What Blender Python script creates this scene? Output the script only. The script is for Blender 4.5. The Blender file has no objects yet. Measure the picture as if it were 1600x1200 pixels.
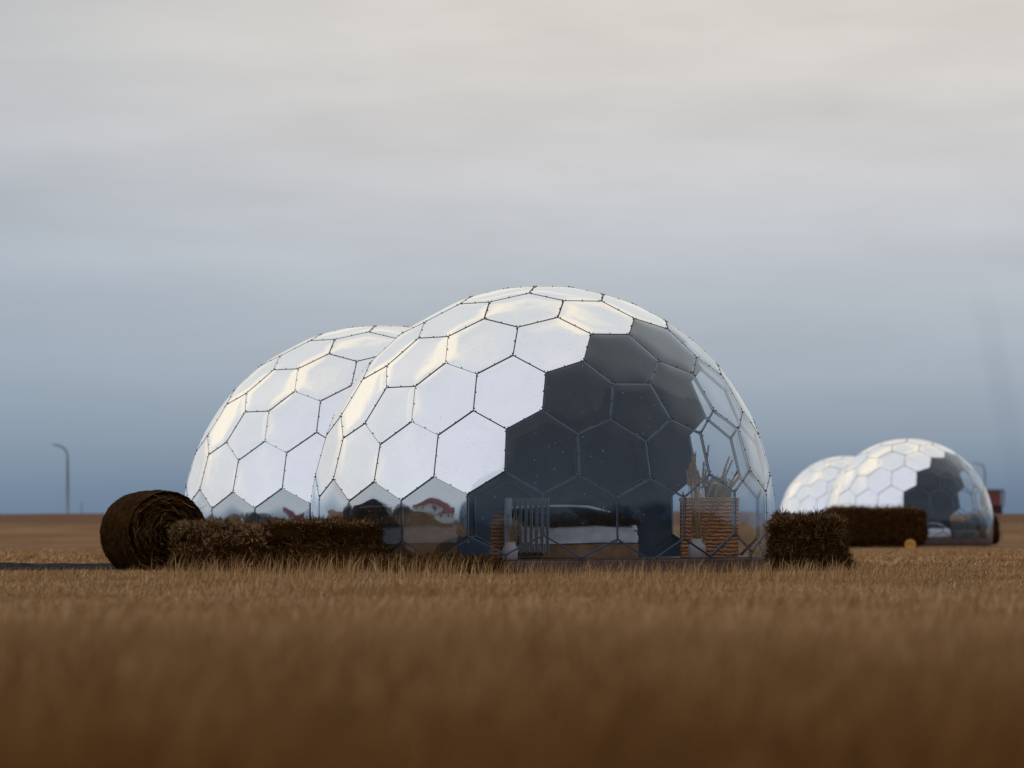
import bpy, math, random, itertools
import numpy as np
from mathutils import noise, Vector

rng = np.random.default_rng(7)
random.seed(7)
SC = bpy.context.scene
COL = SC.collection

# ------------------------------------------------------------------ camera
CAM_Z = 0.45
FPX = 6891.3                                   # focal length in pixels of the 1600 px wide photograph
PITCH = math.atan(232 / FPX)
cam_d = bpy.data.cameras.new('camera')
cam = bpy.data.objects.new('camera', cam_d)
COL.objects.link(cam)
cam.location = (0, 0, CAM_Z)
cam.rotation_euler = (math.pi / 2 + PITCH, 0, 0)
cam_d.sensor_width = 36
cam_d.lens = FPX / 1600 * 36
cam_d.clip_start = 0.1
cam_d.clip_end = 20000
cam_d.dof.use_dof = True
cam_d.dof.focus_distance = 55.0
cam_d.dof.aperture_fstop = 2.5
SC.camera = cam

# ------------------------------------------------------------------ colour management
SC.view_settings.view_transform = 'Standard'
SC.view_settings.look = 'None'
SC.view_settings.exposure = 0
SC.view_settings.gamma = 1
SC.cycles.max_bounces = 10
SC.cycles.transparent_max_bounces = 24
SC.cycles.glossy_bounces = 5
SC.cycles.caustics_reflective = False
SC.cycles.caustics_refractive = False


def lin(r, g, b):
    return tuple(((c / 255 / 12.92) if c / 255 <= 0.04045 else ((c / 255 + 0.055) / 1.055) ** 2.4) for c in (r, g, b)) + (1,)


# ------------------------------------------------------------------ node helper
class NT:
    def __init__(s, tree):
        s.t = tree
        tree.nodes.clear()

    def n(s, kind, **kw):
        nd = s.t.nodes.new(kind)
        for k, v in kw.items():
            if k.startswith('i_'):
                key = k[2:]
                nd.inputs[int(key) if key.isdigit() else key.replace('_', ' ')].default_value = v
            else:
                setattr(nd, k, v)
        return nd

    def l(s, a, b):
        s.t.links.new(a, b)

    def math(s, op, a, b=None, c=None, clamp=False):
        nd = s.t.nodes.new('ShaderNodeMath')
        nd.operation = op
        nd.use_clamp = clamp
        for i, v in enumerate((a, b, c)):
            if v is None:
                continue
            if isinstance(v, (int, float)):
                nd.inputs[i].default_value = v
            else:
                s.l(v, nd.inputs[i])
        return nd.outputs[0]

    def smooth(s, v, a, b):
        nd = s.t.nodes.new('ShaderNodeMapRange')
        nd.interpolation_type = 'SMOOTHSTEP'
        nd.inputs[1].default_value = a
        nd.inputs[2].default_value = b
        s.l(v, nd.inputs[0])
        return nd.outputs[0]

    def mix(s, f, a, b, blend='MIX'):
        nd = s.t.nodes.new('ShaderNodeMix')
        nd.data_type = 'RGBA'
        nd.blend_type = blend
        for sock, v in ((nd.inputs[0], f), (nd.inputs[6], a), (nd.inputs[7], b)):
            if isinstance(v, (int, float, tuple)):
                sock.default_value = v
            else:
                s.l(v, sock)
        return nd.outputs[2]

    def ramp(s, v, stops):
        nd = s.t.nodes.new('ShaderNodeValToRGB')
        e = nd.color_ramp.elements
        while len(e) < len(stops):
            e.new(0.5)
        for i, (p, c) in enumerate(stops):
            e[i].position = p
            e[i].color = c
        s.l(v, nd.inputs[0])
        return nd.outputs[0]

    def noise(s, vec, scale, detail=3, rough=0.5, out=0):
        nd = s.t.nodes.new('ShaderNodeTexNoise')
        nd.inputs['Scale'].default_value = scale
        nd.inputs['Detail'].default_value = detail
        nd.inputs['Roughness'].default_value = rough
        if vec is not None:
            s.l(vec, nd.inputs['Vector'])
        return nd.outputs[out]

    def mapping(s, vec, scale=(1, 1, 1), loc=(0, 0, 0)):
        nd = s.t.nodes.new('ShaderNodeMapping')
        nd.inputs['Scale'].default_value = scale
        nd.inputs['Location'].default_value = loc
        s.l(vec, nd.inputs['Vector'])
        return nd.outputs[0]


# ------------------------------------------------------------------ sky
SUN_DIR = Vector((-0.62, 0.50, 0.60)).normalized()
world = bpy.data.worlds.new('World')
SC.world = world
world.use_nodes = True
w = NT(world.node_tree)
tc = w.n('ShaderNodeTexCoord').outputs['Generated']
sep = w.n('ShaderNodeSeparateXYZ')
w.l(tc, sep.inputs[0])
X, Y, Z = sep.outputs
low = w.ramp(w.math('DIVIDE', Z, 0.125, clamp=True), [
    (0.0, lin(86, 109, 137)), (0.07, lin(105, 126, 151)), (0.17, lin(138, 154, 172)), (0.29, lin(162, 174, 187)),
    (0.42, lin(179, 187, 197)), (0.55, lin(195, 198, 204)), (0.74, lin(211, 208, 207)), (0.9, lin(217, 212, 206)), (1.0, lin(214, 208, 202))])
# clouds: flat stretched streaks
cl = w.noise(w.mapping(tc, (10, 10, 55), (3.1, 0, 0.4)), 1.0, 4, 0.5)
cl2 = w.noise(w.mapping(tc, (30, 30, 120), (0.7, 0, 2.2)), 1.0, 4, 0.6)
cl = w.math('ADD', w.math('MULTIPLY', w.math('SUBTRACT', cl, 0.5), 0.36), w.math('MULTIPLY', w.math('SUBTRACT', cl2, 0.5), 0.13))
band = w.smooth(Z, 0.005, 0.07)
cl = w.math('ADD', 1.0, w.math('MULTIPLY', cl, band))
comb = w.n('ShaderNodeCombineColor')
for i in range(3):
    w.l(cl, comb.inputs[i])
low = w.mix(1.0, low, comb.outputs[0], 'MULTIPLY')
left = w.math('MULTIPLY', w.smooth(w.math('MULTIPLY', X, -1.0), 0.0, 0.14), 0.30)
low = w.mix(left, low, lin(120, 146, 172))
back = w.smooth(w.math('MULTIPLY', Y, -1.0), -0.45, 0.35)
hn = w.noise(w.mapping(tc, (2.0, 2.0, 5.0)), 1.6, 4, 0.55)
high_c = w.mix(back, lin(204, 206, 206), lin(202, 206, 218))
high_c = w.mix(w.math('MULTIPLY', w.smooth(hn, 0.3, 0.7), 0.3), high_c, lin(184, 192, 204))
warm = w.math('MULTIPLY', w.smooth(w.noise(w.mapping(tc, (1.6, 1.6, 4.0), (2.3, .4, .9)), 1.5, 3, 0.5), 0.46, 0.62), w.math('MULTIPLY', w.math('SUBTRACT', 1.0, back), w.math('SUBTRACT', 1.0, w.smooth(X, 0.1, 0.45))))
high_c = w.mix(warm, high_c, lin(246, 234, 212))
rear = w.math('MULTIPLY', back, w.smooth(Z, 0.0, 0.10))
low = w.mix(w.math('MULTIPLY', rear, 0.75), low, lin(206, 213, 222))
sky_c = w.mix(w.smooth(Z, 0.11, 0.34), low, high_c)
# faint far rain shaft above the right-hand domes
u = w.math('ABSOLUTE', w.math('ADD', X, w.math('SUBTRACT', w.math('MULTIPLY', Z, 0.187), 0.1162)))
shaft = w.math('MULTIPLY', w.math('SUBTRACT', 1.0, w.smooth(u, 0.0012, 0.0042)), w.math('SUBTRACT', 1.0, w.smooth(Z, 0.035, 0.062)))
shaft = w.math('MULTIPLY', w.math('MULTIPLY', shaft, w.math('GREATER_THAN', Y, 0.0)), 0.11)
sky_c = w.mix(shaft, sky_c, lin(96, 116, 138))
below = w.smooth(w.math('MULTIPLY', Z, -1.0), 0.0, 0.03)
sky_c = w.mix(below, sky_c, lin(70, 50, 34))
bg = w.n('ShaderNodeBackground')
bg.inputs['Strength'].default_value = 1.0
w.l(sky_c, bg.inputs['Color'])
st = w.n('ShaderNodeTexSky', sky_type='NISHITA', sun_disc=False)
st.sun_elevation = math.asin(SUN_DIR.z)
st.sun_rotation = math.atan2(SUN_DIR.x, SUN_DIR.y)
bg2 = w.n('ShaderNodeBackground')
bg2.inputs['Strength'].default_value = 0.08
w.l(st.outputs[0], bg2.inputs['Color'])
mx = w.n('ShaderNodeMixShader')
mx.inputs[0].default_value = 0.06
w.l(bg.outputs[0], mx.inputs[1])
w.l(bg2.outputs[0], mx.inputs[2])
out = w.n('ShaderNodeOutputWorld')
w.l(mx.outputs[0], out.inputs[0])

sun_d = bpy.data.lights.new('sun', 'SUN')
sun_d.energy = 0.5
sun_d.angle = math.radians(175)
sun_d.color = (1.0, 0.93, 0.82)
sun = bpy.data.objects.new('sun', sun_d)
COL.objects.link(sun)
sun.rotation_euler = (-SUN_DIR).to_track_quat('-Z', 'Y').to_euler()


# ------------------------------------------------------------------ object helpers
def tag(o, label=None, cat=None, group=None, kind=None):
    if label: o['label'] = label
    if cat: o['category'] = cat
    if group: o['group'] = group
    if kind: o['kind'] = kind
    return o


def empty(name, loc=(0, 0, 0), rz=0.0):
    o = bpy.data.objects.new(name, None)
    COL.objects.link(o)
    o.location = loc
    o.rotation_euler = (0, 0, rz)
    o.empty_display_size = 0.2
    return o


def mesh_obj(name, V, F, mats, parent=None, smooth=True, mi=None, loc=None):
    me = bpy.data.meshes.new(name)
    me.from_pydata([tuple(v) for v in V], [], [tuple(f) for f in F])
    for m in (mats if isinstance(mats, (list, tuple)) else [mats]):
        me.materials.append(m)
    if mi is not None:
        me.polygons.foreach_set('material_index', list(mi))
    me.polygons.foreach_set('use_smooth', [smooth] * len(me.polygons))
    me.update()
    o = bpy.data.objects.new(name, me)
    COL.objects.link(o)
    if parent: o.parent = parent
    if loc is not None: o.location = loc
    return o


def big_mesh(name, V, quads, tris, mat, parent=None):
    """numpy arrays straight into a mesh"""
    me = bpy.data.meshes.new(name)
    me.vertices.add(len(V))
    me.vertices.foreach_set('co', V.astype(np.float32).ravel())
    nq, nt = len(quads), len(tris)
    me.loops.add(nq * 4 + nt * 3)
    me.loops.foreach_set('vertex_index', np.concatenate([quads.ravel(), tris.ravel()]).astype(np.int32))
    me.polygons.add(nq + nt)
    st_ = np.concatenate([np.arange(nq) * 4, nq * 4 + np.arange(nt) * 3]).astype(np.int32)
    me.polygons.foreach_set('loop_start', st_)
    me.materials.append(mat)
    me.update(calc_edges=True)
    me.validate()
    o = bpy.data.objects.new(name, me)
    COL.objects.link(o)
    if parent: o.parent = parent
    return o


class MB:
    """collects shapes into one mesh"""
    def __init__(s):
        s.V, s.F, s.M = [], [], []

    def add(s, V, F, m=0):
        b = len(s.V)
        s.V += [tuple(v) for v in V]
        s.F += [tuple(i + b for i in f) for f in F]
        s.M += [m] * len(F)
        return s

    def box(s, c, size, bev=0.0, rz=0.0, ry=0.0, m=0):
        x, y, z = [v / 2 for v in size]
        b = min(bev, x * .9, y * .9, z * .9)
        if b <= 0:
            V = [(sx * x, sy * y, sz * z) for sx in (-1, 1) for sy in (-1, 1) for sz in (-1, 1)]
            F = [(0, 1, 3, 2), (4, 6, 7, 5), (0, 4, 5, 1), (2, 3, 7, 6), (0, 2, 6, 4), (1, 5, 7, 3)]
        else:
            # rounded box: superellipsoid like grid from a sphere
            V, F = [], []
            n1, n2 = 16, 8
            for j in range(n2 + 1):
                th = -math.pi / 2 + math.pi * j / n2
                for i in range(n1):
                    ph = 2 * math.pi * (i + .5) / n1
                    sx, sy, sz = math.cos(th) * math.cos(ph), math.cos(th) * math.sin(ph), math.sin(th)
                    V.append(((x - b) * (1 if sx > 0 else -1) + b * sx, (y - b) * (1 if sy > 0 else -1) + b * sy,
                              (z - b) * (1 if (sz > 0.01 or (abs(sz) <= .01)) else -1) + b * sz))
            for j in range(n2):
                for i in range(n1):
                    F.append((j * n1 + i, j * n1 + (i + 1) % n1, (j + 1) * n1 + (i + 1) % n1, (j + 1) * n1 + i))
            F.append(tuple(range(n1))[::-1])
            F.append(tuple(n2 * n1 + i for i in range(n1)))
        cz, sz_ = math.cos(rz), math.sin(rz)
        cy, sy_ = math.cos(ry), math.sin(ry)
        W = []
        for (a, b_, d) in V:
            a, d = cy * a + sy_ * d, -sy_ * a + cy * d
            W.append((c[0] + cz * a - sz_ * b_, c[1] + sz_ * a + cz * b_, c[2] + d))
        return s.add(W, F, m)

    def tube(s, pts, r, n=8, m=0, cap=True):
        pts = [Vector(p) for p in pts]
        rs = r if isinstance(r, (list, tuple)) else [r] * len(pts)
        V, F = [], []
        for i, p in enumerate(pts):
            t = (pts[min(i + 1, len(pts) - 1)] - pts[max(i - 1, 0)]).normalized()
            a = t.cross(Vector((0, 0, 1)) if abs(t.z) < .9 else Vector((1, 0, 0))).normalized()
            b = t.cross(a)
            for k in range(n):
                q = 2 * math.pi * k / n
                V.append(p + (a * math.cos(q) + b * math.sin(q)) * rs[i])
        for i in range(len(pts) - 1):
            for k in range(n):
                F.append((i * n + k, i * n + (k + 1) % n, (i + 1) * n + (k + 1) % n, (i + 1) * n + k))
        if cap:
            F.append(tuple(range(n)))
            F.append(tuple((len(pts) - 1) * n + k for k in range(n))[::-1])
        return s.add(V, F, m)

    def lathe(s, prof, c=(0, 0, 0), n=24, m=0):
        V, F = [], []
        for (r, z) in prof:
            for k in range(n):
                q = 2 * math.pi * k / n
                V.append((c[0] + r * math.cos(q), c[1] + r * math.sin(q), c[2] + z))
        for i in range(len(prof) - 1):
            for k in range(n):
                F.append((i * n + k, i * n + (k + 1) % n, (i + 1) * n + (k + 1) % n, (i + 1) * n + k))
        if prof[0][0] > 1e-5: F.append(tuple(range(n))[::-1])
        if prof[-1][0] > 1e-5: F.append(tuple((len(prof) - 1) * n + k for k in range(n)))
        return s.add(V, F, m)

    def build(s, name, mats, parent=None, smooth=False, loc=None):
        return mesh_obj(name, s.V, s.F, mats, parent, smooth, s.M, loc)


def px(x, Yd):                       # photograph column -> world x at distance Yd
    return (x - 800) / FPX * Yd


def pz(y, Yd):                       # photograph row -> world z at distance Yd
    return CAM_Z - (y - 832) / FPX * Yd


# ------------------------------------------------------------------ materials
def new_mat(name):
    m = bpy.data.materials.new(name)
    m.use_nodes = True
    return m, NT(m.node_tree)


def simple(name, col, rough=0.7, metal=0.0, var=0.25, scale=6.0, bump=0.0, bscale=40, spec=0.5, coords='Object'):
    m, t = new_mat(name)
    tcn = t.n('ShaderNodeTexCoord').outputs[coords]
    nz = t.noise(tcn, scale, 4, 0.6)
    d = tuple(c * (1 - var) for c in col[:3]) + (1,)
    u = tuple(min(1, c * (1 + var)) for c in col[:3]) + (1,)
    c = t.mix(t.smooth(nz, 0.25, 0.75), d, u)
    p = t.n('ShaderNodeBsdfPrincipled')
    p.inputs['Roughness'].default_value = rough
    p.inputs['Metallic'].default_value = metal
    p.inputs['Specular IOR Level'].default_value = spec
    t.l(c, p.inputs['Base Color'])
    if bump:
        b = t.n('ShaderNodeBump')
        b.inputs['Strength'].default_value = bump
        b.inputs['Distance'].default_value = 0.02
        t.l(t.noise(tcn, bscale, 4, 0.6), b.inputs['Height'])
        t.l(b.outputs[0], p.inputs['Normal'])
    o = t.n('ShaderNodeOutputMaterial')
    t.l(p.outputs[0], o.inputs[0])
    return m


def blade_mat(name, c1, c2, c3, patch=0.6, vignette=False):
    """straw / grass: hue differs from blade to blade and from patch to patch"""
    m, t = new_mat(name)
    g = t.n('ShaderNodeNewGeometry')
    tcn = t.n('ShaderNodeTexCoord').outputs['Object']
    r = g.outputs['Random Per Island']
    c = t.ramp(r, [(0, c1), (0.55, c2), (1, c3)])
    nz = t.noise(t.mapping(tcn, (1, .35, 1)), patch, 4, 0.6)
    c = t.mix(t.math('MULTIPLY', t.smooth(nz, 0.35, 0.7), 0.6), c, c1)
    if vignette:                                    # vignette painted into the grass colour: darker and browner towards the camera
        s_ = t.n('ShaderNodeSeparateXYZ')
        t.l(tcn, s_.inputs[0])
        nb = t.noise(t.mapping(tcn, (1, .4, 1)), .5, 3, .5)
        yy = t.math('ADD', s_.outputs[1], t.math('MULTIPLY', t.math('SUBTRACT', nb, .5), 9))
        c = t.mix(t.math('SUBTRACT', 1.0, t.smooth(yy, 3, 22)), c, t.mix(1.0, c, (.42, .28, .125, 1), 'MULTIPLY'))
    p = t.n('ShaderNodeBsdfPrincipled')
    p.inputs['Roughness'].default_value = 0.75
    p.inputs['Specular IOR Level'].default_value = 0.06
    t.l(c, p.inputs['Base Color'])
    o = t.n('ShaderNodeOutputMaterial')
    t.l(p.outputs[0], o.inputs[0])
    return m


def spots(t, vec, scale, thr, keep):
    """rain drops dried on the panels: mask 0..1"""
    v = t.n('ShaderNodeTexVoronoi')
    v.inputs['Scale'].default_value = scale
    t.l(vec, v.inputs['Vector'])
    a = t.math('LESS_THAN', v.outputs['Distance'], thr)
    s_ = t.n('ShaderNodeSeparateColor')
    t.l(v.outputs['Color'], s_.inputs[0])
    return t.math('MULTIPLY', a, t.math('GREATER_THAN', s_.outputs[0], keep))


def mirror_mat():
    m, t = new_mat('silver_mirror_film')
    vec = t.n('ShaderNodeTexCoord').outputs['Object']
    sp = spots(t, vec, 20, 0.17, 0.45)
    grime = t.noise(t.mapping(vec, (1, 1, .6)), 3.0, 5, 0.65)
    base = t.mix(t.math('MULTIPLY', t.smooth(grime, 0.35, 0.8), 0.22), (.90, .92, .955, 1), (.72, .74, .78, 1))
    base = t.mix(t.math('MULTIPLY', sp, 0.20), base, (.25, .27, .31, 1))
    p = t.n('ShaderNodeBsdfPrincipled')
    p.inputs['Metallic'].default_value = 1
    t.l(base, p.inputs['Base Color'])
    ro = t.math('ADD', 0.07, t.math('MULTIPLY', t.smooth(grime, 0.4, 0.8), 0.10))
    t.l(ro, p.inputs['Roughness'])
    b = t.n('ShaderNodeBump')
    b.inputs['Strength'].default_value = 0.10
    b.inputs['Distance'].default_value = 0.02
    t.l(t.noise(vec, 5.0, 3, 0.5), b.inputs['Height'])
    t.l(b.outputs[0], p.inputs['Normal'])
    o = t.n('ShaderNodeOutputMaterial')
    t.l(p.outputs[0], o.inputs[0])
    return m


def film_mat(name, refl, trans, haze, tint=(.93, .965, .985, 1)):
    """clear plastic sheet: reflects a share, lets the rest through"""
    m, t = new_mat(name)
    vec = t.n('ShaderNodeTexCoord').outputs['Object']
    geo = t.n('ShaderNodeNewGeometry')
    dp = t.n('ShaderNodeVectorMath', operation='DOT_PRODUCT')
    t.l(geo.outputs['Normal'], dp.inputs[0])
    t.l(geo.outputs['Incoming'], dp.inputs[1])
    cs = t.math('SUBTRACT', 1.0, t.math('ABSOLUTE', dp.outputs['Value']), clamp=True)
    f = t.math('ADD', 0.045, t.math('MULTIPLY', t.math('POWER', cs, 2.7), 0.9))
    f = t.math('ADD', f, refl, clamp=True)
    gl = t.n('ShaderNodeBsdfGlossy')
    gl.inputs['Roughness'].default_value = 0.045
    gl.inputs['Color'].default_value = (.86, .93, 1, 1)
    b = t.n('ShaderNodeBump')
    b.inputs['Strength'].default_value = 0.05
    b.inputs['Distance'].default_value = 0.02
    t.l(t.noise(t.mapping(vec, (1, 1, .7)), 2.4, 3, 0.5), b.inputs['Height'])
    t.l(b.outputs[0], gl.inputs['Normal'])
    tr = t.n('ShaderNodeBsdfTransparent')
    tr.inputs['Color'].default_value = tint
    mixg = t.n('ShaderNodeMixShader')
    t.l(f, mixg.inputs[0])
    t.l(tr.outputs[0], mixg.inputs[1])
    t.l(gl.outputs[0], mixg.inputs[2])
    df = t.n('ShaderNodeBsdfDiffuse')
    df.inputs['Color'].default_value = (.62, .68, .74, 1)
    sp = spots(t, vec, 12, 0.10, 0.62)
    nz = t.noise(t.mapping(vec, (1.2, 1.2, .5)), 2.2, 5, 0.6)
    hz = t.math('MULTIPLY', t.smooth(nz, 0.35, 0.8), haze)
    hz = t.math('ADD', t.math('ADD', hz, haze * .35), t.math('MULTIPLY', sp, 0.30), clamp=True)
    fin = t.n('ShaderNodeMixShader')
    t.l(hz, fin.inputs[0])
    t.l(mixg.outputs[0], fin.inputs[1])
    t.l(df.outputs[0], fin.inputs[2])
    o = t.n('ShaderNodeOutputMaterial')
    t.l(fin.outputs[0], o.inputs[0])
    return m


M = {}
M['mirror'] = mirror_mat()
M['inner'] = simple('dark_inner_lining', (.068, .132, .215, 1), 0.55, var=.12, scale=1.5, spec=.3)
M['clear'] = film_mat('clear_plastic_sheet', 0.0, 1, 0.02)
M['tinted'] = film_mat('half_mirror_sheet', 0.45, 1, 0.03)
M['strut'] = simple('grey_steel_strut', lin(104, 122, 142), 0.45, 0.3, var=.15)
M['gasket'] = simple('black_rubber_gasket', (.012, .015, .02, 1), 0.6, var=.2)
M['bolt'] = simple('dark_bolt', (.03, .033, .038, 1), 0.4, 0.5, var=.2)
M['deck'] = simple('pale_deck_board', lin(82, 66, 62), 0.85, var=.25, scale=5, bump=.3)
M['floor_wood'] = simple('brown_floor_board', (.06, .035, .022, 1), 0.5, var=.3, scale=4)
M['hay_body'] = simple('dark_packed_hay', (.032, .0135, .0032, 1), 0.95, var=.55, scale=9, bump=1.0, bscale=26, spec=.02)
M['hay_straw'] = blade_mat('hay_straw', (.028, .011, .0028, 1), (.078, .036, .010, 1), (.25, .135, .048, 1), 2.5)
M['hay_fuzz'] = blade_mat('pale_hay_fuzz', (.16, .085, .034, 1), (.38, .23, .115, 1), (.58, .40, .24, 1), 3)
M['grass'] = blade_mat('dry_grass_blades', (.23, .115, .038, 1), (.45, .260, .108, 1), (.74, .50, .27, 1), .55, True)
M['wicker_line'] = None


def wicker_mat():
    m, t = new_mat('woven_wicker')
    vec = t.n('ShaderNodeTexCoord').outputs['Object']
    wv = t.n('ShaderNodeTexWave', wave_type='BANDS', bands_direction='Z', wave_profile='SIN')
    wv.inputs['Scale'].default_value = 6.6
    wv.inputs['Distortion'].default_value = 3.6
    wv.inputs['Detail'].default_value = 2
    wv.inputs['Detail Scale'].default_value = 3
    t.l(vec, wv.inputs['Vector'])
    nz = t.noise(t.mapping(vec, (26, 26, 12)), 1.0, 3, .6)
    h = t.math('ADD', wv.outputs['Fac'], t.math('MULTIPLY', t.math('SUBTRACT', nz, .3), 1.1))
    c = t.ramp(h, [(0.1, (.13, .045, .015, 1)), (.6, (.40, .135, .045, 1)), (1, (.60, .26, .10, 1))])
    p = t.n('ShaderNodeBsdfPrincipled')
    p.inputs['Roughness'].default_value = .7
    t.l(c, p.inputs['Base Color'])
    b = t.n('ShaderNodeBump')
    b.inputs['Strength'].default_value = .9
    b.inputs['Distance'].default_value = .012
    t.l(h, b.inputs['Height'])
    t.l(b.outputs[0], p.inputs['Normal'])
    o = t.n('ShaderNodeOutputMaterial')
    t.l(p.outputs[0], o.inputs[0])
    return m


M['wicker'] = wicker_mat()
M['ceramic'] = simple('pale_stone_pot', (.42, .36, .35, 1), 0.75, var=.1, scale=10)
M['reed'] = blade_mat('dry_reed', (.20, .12, .06, 1), (.36, .23, .12, 1), (.46, .32, .19, 1), 2)
M['linen'] = simple('white_linen', (.62, .63, .68, 1), 0.85, var=.12, scale=7, bump=.3, bscale=9)
M['fur'] = blade_mat('dark_fur', (.012, .009, .008, 1), (.03, .022, .018, 1), (.07, .05, .04, 1), 2)
M['slate'] = simple('slate_grey_cloth', (.06, .07, .08, 1), 0.85, var=.3, scale=5, bump=.4, bscale=14)
M['bed_wood'] = simple('orange_wood', (.26, .12, .05, 1), 0.5, var=.35, scale=6)
M['enamel'] = simple('grey_enamel', (.30, .35, .42, 1), 0.35, var=.06)
M['fin'] = simple('dark_fin_metal', (.10, .10, .105, 1), 0.45, var=.1)
M['black'] = simple('black_plastic', (.01, .01, .012, 1), 0.5)
M['leaf'] = simple('dark_leaf', (.02, .032, .02, 1), 0.6, var=.4, scale=12)
M['amber'] = simple('amber_glass_candle', (.5, .25, .06, 1), 0.4)
M['lamp_metal'] = simple('galvanised_lamp_post', (.20, .27, .30, 1), 0.5, .2)
M['red_roof'] = simple('red_painted_roof', (.085, .008, .006, 1), 0.8, var=.2)
M['dark_wall'] = simple('dark_red_board_wall', (.05, .012, .010, 1), 0.8, var=.3)
M['bright_red'] = simple('bright_red_roof', (.20, .018, .018, 1), 0.6, var=.15)
M['white_wall'] = simple('white_painted_wall', (.78, .79, .80, 1), 0.8, var=.06)
M['grey_trim'] = simple('grey_trim', (.12, .15, .18, 1), 0.7)
M['orange'] = simple('orange_enamel', (.60, .27, .03, 1), 0.5, var=.15)
M['bush'] = simple('dark_shrub_leaf', (.02, .022, .018, 1), 0.8, var=.5, scale=5)
M['bark'] = simple('grey_bark', (.07, .05, .04, 1), 0.9)


# ------------------------------------------------------------------ terrain
def smooth01(t):
    t = np.clip(t, 0, 1)
    return t * t * (3 - 2 * t)


def ground_z(x, y):
    x = np.asarray(x, float)
    y = np.asarray(y, float)
    z = -.06 + 1.08 * smooth01((y - 170) / 130)
    crest = 1.07 + 0.10 * np.sin(x / 19 + 1) + 0.07 * np.sin(x / 7.3)
    z = z + crest * smooth01((y - 318) / 60)
    z = z - 1.3 * smooth01((y - 470) / 300)
    z = z + 0.018 * np.sin(x * .55 + .21 * y) * np.exp(-((y - 55) / 80) ** 2)
    return z


def ground_material():
    m, t = new_mat('dry_field')
    vec = t.n('ShaderNodeTexCoord').outputs['Object']
    s_ = t.n('ShaderNodeSeparateXYZ')
    t.l(vec, s_.inputs[0])
    n1 = t.noise(t.mapping(vec, (1, .22, 1)), .16, 5, .6)
    n2 = t.noise(t.mapping(vec, (1, .35, 1)), 2.3, 6, .7)
    n3 = t.noise(t.mapping(vec, (1, .5, 1)), 14, 4, .7)
    field = t.mix(t.smooth(n1, .3, .7), (.165, .082, .028, 1), (.27, .15, .066, 1))
    field = t.mix(t.math('MULTIPLY', t.smooth(n2, .35, .75), .55), field, (.12, .055, .018, 1))
    field = t.mix(t.math('MULTIPLY', t.smooth(n3, .45, .8), .4), field, (.36, .22, .11, 1))
    soil = t.mix(n2, (.09, .047, .018, 1), (.17, .092, .038, 1))
    near = t.smooth(s_.outputs[1], 62, 72)
    c = t.mix(near, soil, field)
    berm = t.smooth(t.math('ADD', s_.outputs[1], t.math('MULTIPLY', t.math('SUBTRACT', n1, .5), 30)), 322, 334)
    heath = t.mix(n2, (.10, .045, .020, 1), (.19, .095, .05, 1))
    c = t.mix(berm, c, heath)
    p = t.n('ShaderNodeBsdfPrincipled')
    p.inputs['Roughness'].default_value = .95
    p.inputs['Specular IOR Level'].default_value = .1
    t.l(c, p.inputs['Base Color'])
    b = t.n('ShaderNodeBump')
    b.inputs['Strength'].default_value = .8
    b.inputs['Distance'].default_value = .08
    t.l(n3, b.inputs['Height'])
    t.l(b.outputs[0], p.inputs['Normal'])
    o = t.n('ShaderNodeOutputMaterial')
    t.l(p.outputs[0], o.inputs[0])
    return m


def nonuni(a, b, fine0, fine1, n):
    return np.unique(np.concatenate([np.linspace(a, fine0, 14), np.linspace(fine0, fine1, n), np.linspace(fine1, b, 14)]))


gx = nonuni(-6000, 6000, -160, 160, 150)
gy = np.unique(np.concatenate([np.linspace(-3000, -40, 10), np.linspace(-40, 170, 120), np.linspace(170, 480, 110), np.linspace(480, 800, 12), np.linspace(800, 9000, 8)]))
GX, GY = np.meshgrid(gx, gy)
GV = np.stack([GX.ravel(), GY.ravel(), ground_z(GX, GY).ravel()], 1)
nx, ny = len(gx), len(gy)
ii = (np.arange(ny - 1)[:, None] * nx + np.arange(nx - 1)[None]).ravel()
g_o = big_mesh('ground', GV, np.stack([ii, ii + 1, ii + 1 + nx, ii + nx], 1), np.zeros((0, 3), int), ground_material())
g_o.data.polygons.foreach_set('use_smooth', [True] * len(g_o.data.polygons))
tag(g_o, kind='structure')

# gravel path at the left, sunk in the grass
gv, gf = [], []
NS = 60
for i in range(NS + 1):
    x = -34 + 31.2 * i / NS
    y0 = 55.5 + .8 * math.sin(x * .6) + .25 * math.sin(x * 2.3)
    y1 = 60.2 + .9 * math.sin(x * .45 + 1) + .3 * math.sin(x * 1.9)
    for k in range(7):
        yy = y0 + (y1 - y0) * k / 6
        z = float(ground_z(x, yy)) + .015 + (.08 + .05 * noise.noise(Vector((x * 3, yy * 2, 1)))) * math.sin(math.pi * k / 6)
        gv.append((x, yy, z))
for i in range(NS):
    for k in range(6):
        a = i * 7 + k
        gf.append((a, a + 7, a + 8, a + 1))
path_m = simple('dark_gravel', (.040, .037, .040, 1), 1.0, var=.6, scale=9, bump=1, bscale=30, spec=0.0)
tag(mesh_obj('gravel_path', gv, gf, path_m), kind='structure')


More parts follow.
